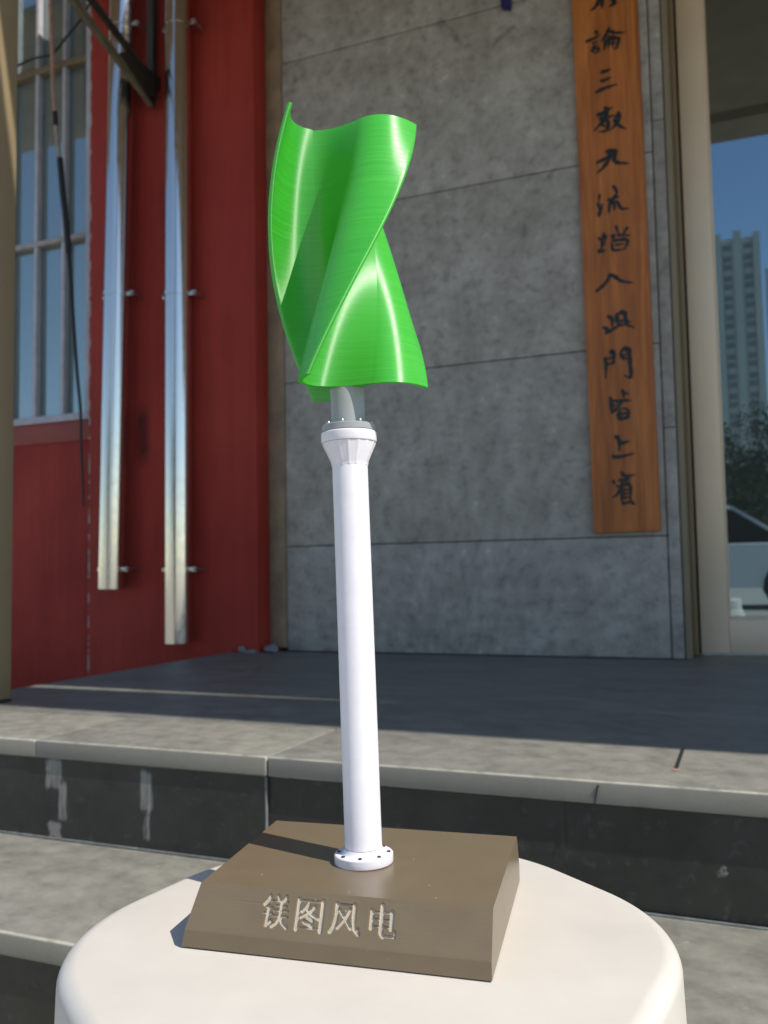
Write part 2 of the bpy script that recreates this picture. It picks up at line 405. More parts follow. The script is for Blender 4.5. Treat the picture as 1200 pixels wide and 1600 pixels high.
def smooth_path(pts, n=8):
    pts = [Vector(p) for p in pts]; out = []
    P = [pts[0] * 2 - pts[1]] + pts + [pts[-1] * 2 - pts[-2]]
    for i in range(1, len(P) - 2):
        for k in range(n):
            t = k / n; a, b_, c_, d_ = P[i - 1], P[i], P[i + 1], P[i + 2]
            out.append(0.5 * ((2 * b_) + (c_ - a) * t + (2 * a - 5 * b_ + 4 * c_ - d_) * t * t + (3 * b_ - a - 3 * c_ + d_) * t ** 3))
    out.append(pts[-1]); return out
def bm_bar(bm, p0, p1, w, h, side=(1, 0, 0), bevel=0.0):
    p0, p1 = Vector(p0), Vector(p1); d = (p1 - p0).normalized(); s = Vector(side); s = (s - d * s.dot(d)).normalized(); t = d.cross(s)
    vs = [bm.verts.new(p + s * (a * w / 2) + t * (c_ * h / 2)) for p in (p0, p1) for a, c_ in ((-1, -1), (1, -1), (1, 1), (-1, 1))]
    fs = [bm.faces.new([vs[i] for i in q]) for q in ((3,2,1,0),(4,5,6,7),(0,1,5,4),(1,2,6,5),(2,3,7,6),(3,0,4,7))]
    if bevel: bmesh.ops.bevel(bm, geom=list({e for f in fs for e in f.edges}), offset=bevel, segments=2, affect='EDGES')

PZ = 0.34      # top of the platform
TZ = 0.17      # top of the lower step
WY = 2.86      # face of the grey wall
# ------------------------------------------------------------------ ground and steps
bm = bmesh.new()
vs = [bm.verts.new(c) for c in ((-400, -500, 0), (400, -500, 0), (400, 400, 0), (-400, 400, 0))]; bm.faces.new(vs)
structure(link('ground', finish(bm), M['ground']))
rng = random.Random(4)
PX0, PX1 = -1.765, 5.0
# platform: core + floor tiles
bm = bmesh.new()
bm_box(bm, PX0 + 0.01, PX1, 1.262, WY + 0.30, 0.004, PZ - 0.032)
ob = structure(link('platform', finish(bm), M['riser']))
bm = bmesh.new()
joints = [PX0, -1.180, -0.710, -0.105, 0.495, 1.095, 1.695, 2.295, 2.895, 3.495, 4.095, PX1]
for a, c_ in zip([PX0, -1.0, 0.2, 1.4, 2.6, 3.8], [-1.0, 0.2, 1.4, 2.6, 3.8, PX1]):
    for y0, y1 in ((1.4830, 2.0855), (2.0862, 2.6880), (2.6887, WY + 0.28)):
        bm_box(bm, a + 0.0004, c_ - 0.0004, y0, y1, PZ - 0.030, PZ + rng.uniform(-0.0003, 0.0003))
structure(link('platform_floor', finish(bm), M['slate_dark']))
bm = bmesh.new()
fj = [(PX0, -1.1803), (-1.1797, -0.7115), (-0.7085, 0.495), (0.4965, 1.7), (1.7015, 2.9), (2.9015, PX1)]
for a, c_ in fj:
    bm_box(bm, a, c_, 1.226 + rng.uniform(-0.0008, 0.0008), 1.4825, PZ - 0.030, PZ + rng.uniform(-0.0005, 0.0005), bevel=0.0028, seg=3)
structure(link('platform_front_tiles', finish(bm, 40), M['slate']))
bm = bmesh.new(); bm_box(bm, -0.1075, -0.1025, 1.330, 1.4820, PZ + 0.0004, PZ + 0.0016); structure(link('platform_tile_gap', finish(bm), M['blackgap']))
bm = bmesh.new(); bm_bar(bm, (-0.2035, 1.2250, PZ - 0.029), (-0.1975, 1.2250, PZ - 0.004), 0.0016, 0.0022); structure(link('platform_edge_crack', finish(bm), M['blackgap']))
bm = bmesh.new(); bm_box(bm, -0.109, -0.1015, 1.320, 1.3295, PZ + 0.0004, PZ + 0.0022, bevel=0.0008); structure(link('platform_tile_gap_plug', finish(bm), M['cable_pink']))
bm = bmesh.new(); bm_box(bm, PX0 + 0.02, 4.9, 1.2285, 1.2312, TZ + 0.0008, TZ + 0.0042, bevel=0.001); structure(link('step_mortar_line', finish(bm), M['mortar']))
bm = bmesh.new(); bm_box(bm, -0.7160, -0.7140, 1.2310, 1.2360, TZ + 0.004, PZ - 0.031); structure(link('platform_riser_grout', finish(bm), M['mortar']))
bm = bmesh.new()
rz = [(-1.763, -1.3145, 1.2315), (-1.314, -0.7162, 1.2315), (-0.7137, -0.2460, 1.2376), (-0.2460, 0.20, 1.2388), (0.202, 0.80, 1.2365), (0.802, 1.4, 1.2385), (1.402, 2.9, 1.237), (2.902, PX1, 1.237)]
for a, c_, y in rz: bm_box(bm, a, c_, y, 1.2615, TZ + 0.003, PZ - 0.0305)
structure(link('platform_riser', finish(bm), M['riser']))
# lower step
bm = bmesh.new()
bm_box(bm, -2.2, PX1, 0.915, 1.262, 0.002, TZ - 0.033)
structure(link('lower_step', finish(bm), M['riser']))
bm = bmesh.new()
j2 = [-2.2, -1.7, -0.50, 0.70, 1.90, 3.10, PX1]
for a, c_ in zip(j2, j2[1:]): bm_box(bm, a + 0.001, c_ - 0.001, 0.895, 1.2605, TZ - 0.030, TZ + rng.uniform(-0.0006, 0.0006), bevel=0.0035, seg=3)
structure(link('lower_step_tiles', finish(bm, 40), M['slate']))
bm = bmesh.new()
for a, c_ in zip(j2, j2[1:]): bm_box(bm, a + 0.001, c_ - 0.001, 0.905, 0.9145, 0.003, TZ - 0.0305)
structure(link('lower_step_riser', finish(bm), M['riser']))

# ------------------------------------------------------------------ grey panel wall
wall = thing('panel_wall', 'grey concrete look panel wall behind the turbine, with thin joints', 'wall', (-0.9, WY, PZ))
box('backing', (-1.56, -0.185, WY + 0.012, WY + 0.2, PZ + 0.0015, 2.93), M['backing'], wall, 0)
zs = [PZ + 0.002, 0.722, 1.330, 1.951, 2.564, 2.93]
for z0, z1 in zip(zs, zs[1:]):
    g0 = 0.0018
    box('panel', (-1.563, -0.226, WY, WY + 0.0115, z0 + g0, z1 - g0), M['panel'], wall, 0.0012)
zz = [PZ + 0.002, 1.06, 2.05, 2.93]
for z0, z1 in zip(zz, zz[1:]):
    box('panel', (-0.222, -0.187, WY - 0.001, WY + 0.0115, z0 + 0.0012, z1 - 0.0012), M['panel'], wall, 0.0012)
# end trim against the red wall
rough_bm = bmesh.new(); bm_box(rough_bm, -1.640, -1.567, WY + 0.003, WY + 0.2, PZ + 0.012, 2.93, bevel=0.004)
link('edge_trim', finish(rough_bm, 40), M['trim'], wall)
# reveal beside the door
box('door_reveal', (-0.184, -0.168, WY + 0.004, 3.08, PZ + 0.0015, 2.93), M['tan_edge'], wall, 0.002)

# ------------------------------------------------------------------ red wall with the window
red = thing('red_wall', 'dark red painted wall with a barred window on its left half', 'wall', (-2.4, 2.78, 0))
RY = 2.78
bm = bmesh.new()
bm_box(bm, -2.415, -1.641, RY, 3.1, 0, 4.2, bevel=0.006)                 # pier that carries the pipes
bm_box(bm, -4.2, -2.4155, RY + 0.028, 3.1, 0, 1.262, bevel=0.003)          # breast below the window
bm_box(bm, -4.2, -2.4155, RY + 0.028, 3.1, 3.5, 4.2, bevel=0.003)
link('masonry', finish(bm, 40), M['red'], red)
box('sill', (-4.2, -2.43, RY + 0.022, RY + 0.0275, 1.175, 1.2555), M['sill'], red, 0.003)
bm = bmesh.new()
bm_box(bm, -4.2, -2.4165, RY + 0.03, RY + 0.09, 1.2625, 1.293, 0.003); bm_box(bm, -2.462, -2.4165, RY + 0.031, RY + 0.09, 1.2925, 3.5, 0.003)
win = link('window', finish(bm, 40), M['win_frame'], red)
box('pane', (-4.2, -2.463, RY + 0.075, RY + 0.08, 1.294, 3.5), M['win_glass'], win, 0)
vb = []
for x in (-2.592, -2.740, -2.888, -3.036, -3.184, -3.332): vb.append((x - 0.009, x + 0.009, RY + 0.045, RY + 0.074, 1.294, 3.5))
boxes('mullion', vb, M['win_frame'], win, 0.002)
rb = []
box('rail', (-4.2, -2.4625, RY + 0.040, RY + 0.0745, 2.036 - 0.010, 2.036 + 0.010), M['win_rail_pale'], win, 0.002)
box('rail', (-4.2, -2.4625, RY + 0.040, RY + 0.0745, 2.797 - 0.014, 2.797 + 0.014), M['win_rail'], win, 0.002)

# ------------------------------------------------------------------ stainless pipes
PY = 2.715
def pipe(label, xb, xt, zb, top, clamps):
    t = thing('exhaust_pipe', label, 'pipe', (xb, PY, zb), 'stainless pipes on the red wall')
    R0 = 0.050
    p0, p1 = Vector((xb, PY, zb)), Vector((xt, PY, top)); L = (p1 - p0).length
    prof = [(R0 - 0.002, 0.02), (R0 - 0.0015, 0.0), (R0, 0.0)]
    z = 0.95
    prof += [(R0, L * k / 12) for k in range(1, 13)]
    lathe('duct', prof + [(R0 - 0.002, L)], p0, p1, M['stainless'], t, 48, 40)
    for zc in clamps:
        c_ = p0.lerp(p1, (zc - zb) / (top - zb))
        cl = lathe('clamp', [(R0 + 0.0006, -0.008), (R0 + 0.0030, -0.008), (R0 + 0.0030, 0.008), (R0 + 0.0006, 0.008)], c_, c_ + (p1 - p0).normalized(), M['stainless'], t, 48)
        bm = bmesh.new()
        bm_box(bm, c_.x + R0 + 0.0035, c_.x + R0 + 0.030, c_.y - 0.003, c_.y + 0.003, zc - 0.008, zc + 0.008, 0.001)
        link('lug', finish(bm, 40), M['stainless'], cl); bm = bmesh.new()
        bm_box(bm, c_.x - R0 - 0.018, c_.x - R0 - 0.0035, c_.y - 0.003, c_.y + 0.003, zc - 0.008, zc + 0.008, 0.001)
        link('lug', finish(bm, 40), M['stainless'], cl)
        bm = bmesh.new(); bm_lathe(bm, [(0, -0.011), (0.009, -0.011), (0.009, 0.004), (0.005, 0.004), (0.005, 0.012), (0, 0.012)], c_ + Vector((R0 + 0.022, 0, 0)), c_ + Vector((R0 + 0.022, -1, 0)), 12)
        bm_lathe(bm, [(0, 0), (0.005, 0), (0.005, 0.0585), (0, 0.0585)], c_ + Vector((R0 + 0.022, 0.004, 0)), c_ + Vector((R0 + 0.022, 1, 0)), 8)
        link('bolt', finish(bm, 40), M['bolt'], cl)
pipe('shiny stainless pipe nearer the window, its open end stopping higher', -2.245, -2.180, 0.577, 3.6, (0.65, 1.714, 2.79))
pipe('shiny stainless pipe nearer the grey wall, its open end hanging lower', -1.940, -1.931, 0.377, 3.6, (0.645, 1.676, 2.727))

# ------------------------------------------------------------------ steel bracket
br = thing('wall_bracket', 'dark steel triangular bracket jutting from the red wall above the pipes', 'bracket', (-2.05, 2.72, 2.46))
bm = bmesh.new(); bm_bar(bm, (-2.075, 2.74, 2.485), (-2.075, 2.74, 3.16), 0.034, 0.030, bevel=0.002); link('upright', finish(bm), M['steel'], br)
bm = bmesh.new(); bm_bar(bm, (-2.085, 2.752, 2.470), (-2.085, 1.70, 2.848), 0.024, 0.028, bevel=0.003); link('strut', finish(bm), M['olive_steel'], br)
bm = bmesh.new(); bm_bar(bm, (-2.075, 2.718, 2.565), (-2.075, 1.70, 2.908), 0.020, 0.026, bevel=0.003); link('strut', finish(bm), M['steel'], br)
bm = bmesh.new()
gp = [(2.757, 2.452), (2.757, 2.585), (2.60, 2.600), (2.545, 2.560)]
ga = [bm.verts.new((-2.069, y, z)) for y, z in gp]; gb = [bm.verts.new((-2.081, y, z)) for y, z in gp]
bm.faces.new(ga); bm.faces.new(gb[::-1])
for i in range(4): bm.faces.new((ga[i], gb[i], gb[(i + 1) % 4], ga[(i + 1) % 4]))
link('gusset', finish(bm), M['steel'], br)
bm = bmesh.new(); bm_bar(bm, (-2.075, 2.7795, 2.56), (-2.075, 2.7555, 2.56), 0.03, 0.05, bevel=0.002); link('wall_lug', finish(bm), M['steel'], br)
bm = bmesh.new(); bm_bar(bm, (-2.08, 1.72, 2.80), (-2.08, 1.72, 3.162), 0.03, 0.03, bevel=0.002); link('outer_hanger', finish(bm), M['steel'], br)

# window awning above (outside the frame, seen only in reflections)
aw = thing('window_awning', 'flat brown awning above the barred window', 'awning', (-3.2, 2.3, 3.16))
boxes('board', [(-4.3, -2.02, y, y + 0.196, 3.163, 3.2) for y in (1.78, 1.98, 2.18, 2.38, 2.58)], M['canopy'], aw)

# ------------------------------------------------------------------ loose cable and thin cord
cab = thing('hanging_cable', 'loose cable with a black sleeve hanging in front of the window', 'cable', (-2.5, 2.76, 0.8))
CY = 2.755
def cp(l): return [Vector((x, CY, z)) for x, z in l]
tube('pink_length', smooth_path(cp([(-2.61, 3.15), (-2.603, 3.04), (-2.59, 2.80), (-2.586, 2.677), (-2.574, 2.55)])), 0.0085, M['cable_pink'], cab)
tube('tape', cp([(-2.574, 2.548), (-2.569, 2.49)]), 0.0105, M['cable_black'], cab)
tube('grey_length', smooth_path(cp([(-2.569, 2.488), (-2.556, 2.40), (-2.546, 2.34)])), 0.0085, M['cable_grey'], cab)
tube('sleeve', smooth_path(cp([(-2.546, 2.345), (-2.530, 2.20), (-2.517, 2.118), (-2.506, 2.02), (-2.497, 1.94)])), 0.0125, M['cable_black'], cab)
tube('lower_length', smooth_path(cp([(-2.497, 1.945), (-2.482, 1.78), (-2.466, 1.60), (-2.448, 1.42), (-2.432, 1.29), (-2.428, 1.15), (-2.420, 1.02), (-2.415, 0.90)])), [0.0085 - 0.00008 * i for i in range(57)], M['cable_black'], cab)
tube_c = tube('thin_cord', smooth_path([(-2.90, 2.79, 2.815), (-2.823, 2.79, 2.822), (-2.734, 2.79, 2.834), (-2.646, 2.79, 2.828), (-2.601, 2.79, 2.842), (-2.543, 2.79, 2.888), (-2.476, 2.79, 2.938), (-2.40, 2.775, 3.0), (-2.3, 2.77, 3.1)]), 0.0050, M['cable_black'])
tag(tube_c, 'thin black cord sagging along the upper window rail', 'cord')

# ------------------------------------------------------------------ post and canopy
post = thing('canopy_post', 'square tan post at the far left end of the platform', 'post', (-1.65, 1.54, PZ))
box('shaft', (-1.70, -1.60, 1.488, 1.588, PZ + 0.006, 2.897), M['tan'], post, 0.004)
box('foot_plate', (-1.7005, -1.5995, 1.4875, 1.5885, PZ + 0.001, PZ + 0.0055), M['steel'], post, 0.001)
can = thing('entrance_canopy', 'wide brown canopy roofing the platform in front of the door', 'canopy', (1.2, 1.9, 2.9))
bm = bmesh.new()
CZ0, CZ1 = 2.90, 2.99
def quad_prism(p, z0, z1):
    lo = [bm.verts.new((x, y, z0)) for x, y in p]; hi = [bm.verts.new((x, y, z1)) for x, y in p]
    bm.faces.new(lo[::-1]); bm.faces.new(hi)
    n = len(p)
    for i in range(n): bm.faces.new((lo[i], lo[(i + 1) % n], hi[(i + 1) % n], hi[i]))
CXL = -1.90
quad_prism([(CXL, 1.17), (6.0, 0.87), (6.0, 1.318), (1.55, 1.3445), (-0.95, 1.330), (CXL, 1.33)], CZ0, CZ1)
link('front_fascia', finish(bm), M['canopy'], can)
bm = bmesh.new()
quad_prism([(CXL, 1.3305), (-0.951, 1.3305), (-0.95, 1.358), (0.4, 1.386), (1.55, 1.3470), (6.0, 1.3205), (6.0, WY + 0.5), (CXL, WY + 0.08)], CZ0 + 0.03, CZ1 + 0.03)
link('roof_boards', finish(bm), M['canopy'], can)

# ------------------------------------------------------------------ glass door
door = thing('glass_door', 'champagne framed glass door reflecting blue sky and a tower', 'door', (0.5, 3.03, PZ))
DY = 3.0
boxes('jamb', [(-0.1675, -0.152, DY - 0.012, DY + 0.08, PZ + 0.002, 2.93), (1.50, 1.53, DY - 0.012, DY + 0.08, PZ + 0.002, 2.93)], M['tan'], door, 0.002)
boxes('gap_strip', [(-0.1515, -0.1455, DY + 0.012, DY + 0.06, PZ + 0.004, 2.93)], M['blackgap'], door, 0)  # black strip painted in for the dark gap between jamb and leaf
boxes('leaf_frame', [(-0.145, -0.060, DY, DY + 0.055, PZ + 0.008, 2.93), (-0.0595, 0.72, DY + 0.0015, DY + 0.055, PZ + 0.008, 0.456), (0.7205, 0.80, DY, DY + 0.055, PZ + 0.008, 2.93)], M['champagne'], door, 0.003)
boxes('glazing_bead', [(-0.0595, -0.054, DY + 0.008, DY + 0.03, 0.4565, 2.93), (-0.0535, 0.72, DY + 0.008, DY + 0.03, 0.4565, 0.463)], M['champagne'], door, 0.001)
box('pane', (-0.0595, 0.7205, DY + 0.031, DY + 0.037, 0.4565, 2.93), M['door_glass'], door, 0)
box('handle', (0.745, 0.775, DY - 0.05, DY - 0.02, 1.1, 1.7), M['bolt'], door, 0.008)
boxes('handle_stay', [(0.752, 0.768, DY - 0.0195, DY - 0.0005, z, z + 0.02) for z in (1.15, 1.63)], M['bolt'], door, 0.001)

# ------------------------------------------------------------------ calligraphy board
brd = thing('calligraphy_board', 'tall orange brown wooden board with black brush calligraphy', 'sign', (-0.35, WY, 0.735))
bm = bmesh.new()
lo = [(-0.4445, 0.735), (-0.2415, 0.7375), (-0.2545, 2.86), (-0.4635, 2.86)]
fr = [bm.verts.new((x, 2.832, z)) for x, z in lo]; bk = [bm.verts.new((x, WY - 0.0005, z)) for x, z in lo]
fs = [bm.faces.new(fr), bm.faces.new(bk[::-1])] + [bm.faces.new((fr[i], bk[i], bk[(i + 1) % 4], fr[(i + 1) % 4])) for i in range(4)]
bmesh.ops.bevel(bm, geom=list(bm.edges), offset=0.0025, segments=2, affect='EDGES')
link('plank', finish(bm, 40), M['wood'], brd)
BRUSH = [
    [(10.0,[(-406.2,2535.8),(-366.0,2532.7),(-320.3,2524.8)]),(10.7,[(-361.3,2533.1),(-367.2,2495.4),(-379.1,2462.7),(-399.7,2448.6)]),(9.3,[(-362.6,2494.2),(-362.0,2467.8),(-363.3,2447.0)]),(11.3,[(-342.8,2488.7),(-325.3,2466.0),(-324.2,2452.7),(-339.6,2448.7)])],
    [(8.7,[(-386.5,2377.1),(-378.9,2364.1)]),(8.0,[(-419.1,2348.2),(-396.6,2351.3),(-371.7,2358.9)]),(6.0,[(-398.7,2335.5),(-377.8,2340.3)]),(6.0,[(-399.1,2323.6),(-378.3,2327.4)]),(6.7,[(-400.8,2318.8),(-394.4,2304.2)]),(6.0,[(-399.3,2316.1),(-377.4,2315.5),(-382.1,2303.7),(-393.5,2304.9)]),(8.7,[(-342.0,2377.3),(-349.6,2358.8),(-361.4,2344.0),(-368.7,2336.7)]),(8.0,[(-349.2,2370.1),(-326.0,2355.0),(-294.5,2347.8)]),(5.7,[(-349.2,2344.7),(-324.8,2345.0)]),(7.3,[(-355.6,2336.6),(-360.6,2304.8)]),(8.0,[(-357.1,2336.4),(-317.0,2334.9),(-315.0,2322.5),(-321.0,2304.0),(-330.9,2300.0)]),(6.0,[(-343.4,2336.1),(-346.4,2307.8)]),(6.0,[(-330.9,2335.5),(-332.8,2306.9)]),(5.3,[(-357.5,2322.9),(-317.5,2319.9)])],
    [(9.3,[(-374.3,2233.7),(-357.5,2233.6),(-341.5,2236.8)]),(8.7,[(-376.2,2204.4),(-358.4,2204.7),(-341.5,2209.8)]),(8.7,[(-392.4,2169.4),(-362.4,2177.6),(-324.3,2181.6)])],
    [(8.7,[(-364.4,2116.0),(-361.3,2098.6)]),(8.0,[(-391.1,2093.9),(-365.0,2099.4),(-339.7,2109.2)]),(7.3,[(-385.5,2078.2),(-359.6,2078.3),(-334.6,2081.5)]),(10.0,[(-354.9,2110.0),(-368.9,2073.0),(-400.5,2042.2)]),(6.7,[(-392.8,2091.0),(-354.4,2097.1)]),(6.0,[(-377.3,2095.7),(-374.9,2075.9)]),(7.3,[(-384.5,2061.9),(-356.9,2068.1),(-351.7,2041.4)]),(8.0,[(-357.1,2062.4),(-360.3,2036.8),(-386.6,2036.0)]),(6.0,[(-376.1,2056.9),(-360.0,2046.4)]),(8.0,[(-319.9,2089.4),(-335.1,2066.6)]),(7.3,[(-334.9,2072.9),(-313.6,2079.1)]),(8.0,[(-317.2,2077.7),(-327.0,2055.3),(-352.0,2031.9)]),(9.3,[(-338.7,2068.0),(-324.4,2045.8),(-301.6,2027.5)])],
    [(8.7,[(-397.3,1934.5),(-367.1,1944.5),(-339.3,1961.2)]),(10.7,[(-351.8,1966.0),(-364.0,1928.6),(-395.3,1900.2)]),(12.0,[(-367.9,1966.0),(-339.8,1961.9),(-340.5,1941.4),(-334.5,1924.3),(-298.9,1914.2)])],
    [(6.7,[(-390.6,1829.2),(-393.5,1806.8)]),(7.3,[(-396.7,1802.6),(-393.8,1779.9)]),(9.3,[(-395.8,1757.0),(-390.3,1774.5),(-383.5,1796.1)]),(8.0,[(-348.4,1850.0),(-337.6,1831.5),(-337.0,1815.6)]),(8.0,[(-366.9,1804.6),(-344.5,1807.5),(-328.7,1811.6)]),(8.0,[(-338.1,1819.0),(-356.3,1797.0),(-335.2,1797.0)]),(8.0,[(-359.4,1794.4),(-363.4,1762.8)]),(7.3,[(-346.4,1795.2),(-345.2,1768.1)]),(8.0,[(-335.8,1797.1),(-330.4,1779.7),(-321.2,1768.7),(-300.4,1766.9)])],
    [(6.0,[(-380.6,1700.6),(-388.0,1679.1)]),(6.7,[(-400.5,1686.8),(-388.0,1679.1),(-374.9,1690.2),(-379.2,1669.8)]),(6.7,[(-387.4,1679.0),(-391.1,1641.1)]),(6.0,[(-390.4,1660.5),(-376.4,1664.6)]),(8.0,[(-399.6,1648.7),(-395.4,1639.2),(-376.5,1642.6)]),(6.7,[(-343.0,1717.4),(-336.4,1692.1)]),(7.3,[(-306.1,1707.1),(-321.6,1686.5)]),(6.7,[(-341.0,1686.5),(-300.5,1678.6)]),(6.7,[(-361.3,1683.6),(-349.8,1686.1),(-359.0,1661.8)]),(7.3,[(-358.4,1661.7),(-352.5,1638.8),(-319.8,1636.8)]),(8.0,[(-355.1,1669.0),(-313.4,1667.6),(-310.4,1651.5),(-320.4,1635.0)]),(5.0,[(-349.6,1654.7),(-318.3,1653.4)])],
    [(8.0,[(-413.9,1510.3),(-386.8,1531.0),(-367.4,1553.9),(-372.4,1557.7)]),(9.3,[(-373.9,1558.9),(-356.0,1555.3),(-332.8,1535.1),(-297.0,1524.4)])],
    [(9.5,[(-379.2,1428.5),(-365.6,1415.6),(-364.7,1391.2)]),(8.9,[(-393.9,1394.0),(-381.2,1382.8),(-386.6,1372.1)]),(8.3,[(-387.8,1371.7),(-366.3,1381.5),(-337.3,1395.5)]),(10.6,[(-350.9,1431.9),(-348.0,1393.5)]),(10.0,[(-347.3,1429.6),(-326.8,1433.5),(-322.9,1404.6),(-318.4,1391.1),(-298.5,1380.5)]),(6.7,[(-341.9,1404.4),(-324.5,1407.4),(-307.6,1398.0)]),(7.2,[(-346.0,1393.3),(-318.9,1393.3)])],
    [(9.5,[(-395.3,1291.7),(-388.3,1282.7),(-391.4,1228.0)]),(9.5,[(-377.5,1307.8),(-365.0,1310.3),(-366.9,1275.7),(-385.4,1272.5)]),(6.1,[(-381.8,1290.7),(-366.3,1292.4)]),(8.3,[(-342.8,1306.5),(-339.3,1284.3)]),(10.6,[(-341.9,1310.3),(-318.6,1314.1),(-315.3,1270.2),(-313.4,1224.0),(-333.1,1230.6)]),(6.7,[(-339.5,1294.6),(-320.9,1297.7)]),(6.7,[(-338.6,1284.2),(-318.9,1285.9)])],
    [(9.5,[(-378.0,1165.7),(-375.8,1114.3)]),(7.2,[(-375.3,1150.6),(-356.6,1154.6)]),(7.2,[(-375.8,1134.0),(-362.0,1141.2)]),(7.8,[(-377.8,1113.7),(-359.4,1128.7),(-336.3,1156.8)]),(8.3,[(-341.2,1186.4),(-336.2,1159.9)]),(6.7,[(-336.7,1173.7),(-321.6,1171.3)]),(8.3,[(-361.7,1148.9),(-339.5,1151.2),(-313.8,1148.9)]),(9.5,[(-352.2,1123.0),(-354.8,1097.2),(-328.6,1097.6),(-326.8,1120.8),(-348.6,1127.3)]),(7.8,[(-351.2,1109.7),(-328.2,1109.2)])],
    [(10.5,[(-368.8,1041.9),(-357.1,1027.1),(-357.8,992.0)]),(8.8,[(-355.6,1011.0),(-339.4,1018.4),(-324.5,1019.4)]),(9.3,[(-380.0,979.3),(-369.3,973.3),(-343.4,975.0),(-312.0,982.0)])],
    [(8.8,[(-354.1,925.2),(-340.5,911.7),(-312.8,914.1)]),(8.2,[(-380.0,901.2),(-374.8,887.1)]),(7.0,[(-370.3,882.0),(-359.1,877.7)]),(7.0,[(-364.0,899.2),(-325.0,900.8)]),(7.6,[(-348.7,896.3),(-357.1,875.5),(-368.1,854.9),(-384.5,845.6)]),(5.8,[(-338.0,908.9),(-341.5,882.6)]),(8.2,[(-354.3,883.3),(-354.7,827.2)]),(8.8,[(-353.1,880.1),(-328.7,884.1),(-327.3,833.9)]),(5.8,[(-352.3,866.8),(-328.7,868.8)]),(5.8,[(-352.7,855.4),(-329.1,856.6)]),(6.4,[(-353.1,843.5),(-328.8,844.5)]),(7.6,[(-355.0,825.1),(-329.3,828.7)]),(8.2,[(-331.6,834.6),(-314.4,819.1)])],
]

bm = bmesh.new()
kk = 0
def brush_stroke(bm, pts, w, y):
    pts = [Vector((p[0], 0, p[1])) for p in pts]
    path = smooth_path(pts, 7) if len(pts) > 1 else pts
    n = len(path); L = []; R2 = []
    for i, p in enumerate(path):
        d = (path[min(i + 1, n - 1)] - path[max(i - 1, 0)]).normalized(); nn = Vector((-d.z, 0, d.x))
        t = i / (n - 1)
        hw = w * 0.67 * (1.08 - 0.74 * t ** 3) * min(1.0, 0.50 + t * 5) * (1 + 0.17 * math.sin(i * 1.3 + w * 900))
        L.append(p + nn * hw); R2.append(p - nn * hw)
    d0 = (path[0] - path[1]).normalized(); d1 = (path[-1] - path[-2]).normalized()
    poly = [path[0] + d0 * w * 0.28] + L + [path[-1] + d1 * w * 0.30] + R2[::-1]
    # strip of quads with two end triangles, front and side faces
    f = [bm.verts.new((q.x, y, q.z)) for q in poly]; b2 = [bm.verts.new((q.x, 2.8325, q.z)) for q in poly]
    m_ = len(L)
    bm.faces.new((f[0], f[1], f[-1])); bm.faces.new((f[m_], f[m_ + 1], f[m_ + 2]))
    for i in range(m_ - 1): bm.faces.new((f[1 + i], f[2 + i], f[-2 - i], f[-1 - i]))
    N = len(f)
    for i in range(N): bm.faces.new((f[i], b2[i], b2[(i + 1) % N], f[(i + 1) % N]))
for chs in BRUSH:
    for (w, pts) in chs:
        brush_stroke(bm, [(a / 1000, c_ / 1000) for a, c_ in pts], w / 1000, 2.8312 - 0.00004 * (kk % 16)); kk += 1
link('brush_lettering', finish(bm), M['ink'], brd)

# blue plaque whose lower corner just shows
pl = thing('blue_plaque', 'dark blue enamel plaque high on the grey wall, only its lower corner showing', 'plaque', (-0.69, WY, 2.53))
bm = bmesh.new()
fr = [bm.verts.new((x, 2.835, z)) for x, z in ((-0.700, 2.545), (-0.668, 2.535), (-0.655, 2.72), (-0.705, 2.72))]; bk = [bm.verts.new((v_.co.x, WY - 0.0003, v_.co.z)) for v_ in fr]
bm.faces.new(fr); bm.faces.new(bk[::-1])
for i in range(4): bm.faces.new((fr[i], bk[i], bk[(i + 1) % 4], fr[(i + 1) % 4]))
bmesh.ops.bevel(bm, geom=list(bm.edges), offset=0.003, segments=2, affect='EDGES')
link('plate', finish(bm, 40), M['blue'], pl)

# mortar lumps in the corner
def lump(label, x, y, s, seed):
    r_ = random.Random(seed); bm = bmesh.new(); bmesh.ops.create_icosphere(bm, subdivisions=3, radius=1)
    ph = [Vector((r_.uniform(-1, 1), r_.uniform(-1, 1), r_.uniform(-1, 1))).normalized() for _ in range(9)]
    for v_ in bm.verts:
        for p in ph:
            d = v_.co.dot(p)
            if d > 0.62: v_.co -= p * (d - 0.62) * 0.9
        v_.co = Vector((v_.co.x * s[0] + x, v_.co.y * s[1] + y, max(v_.co.z * s[2], -s[2] * 0.55) + PZ + s[2] * 0.55 + 0.0012))
    o = link('mortar_lump', finish(bm, 30), M['mortar']); tag(o, label, 'mortar lump', 'mortar lumps in the floor corner')
lump('small pale mortar lump at the foot of the red pier', -1.70, 2.765, (0.016, 0.010, 0.016), 1)
lump('flat grey mortar lump at the foot of the beige trim', -1.60, 2.80, (0.034, 0.018, 0.020), 2)
lump('low dark mortar lump between the pier and the trim', -1.655, 2.755, (0.040, 0.012, 0.009), 3)

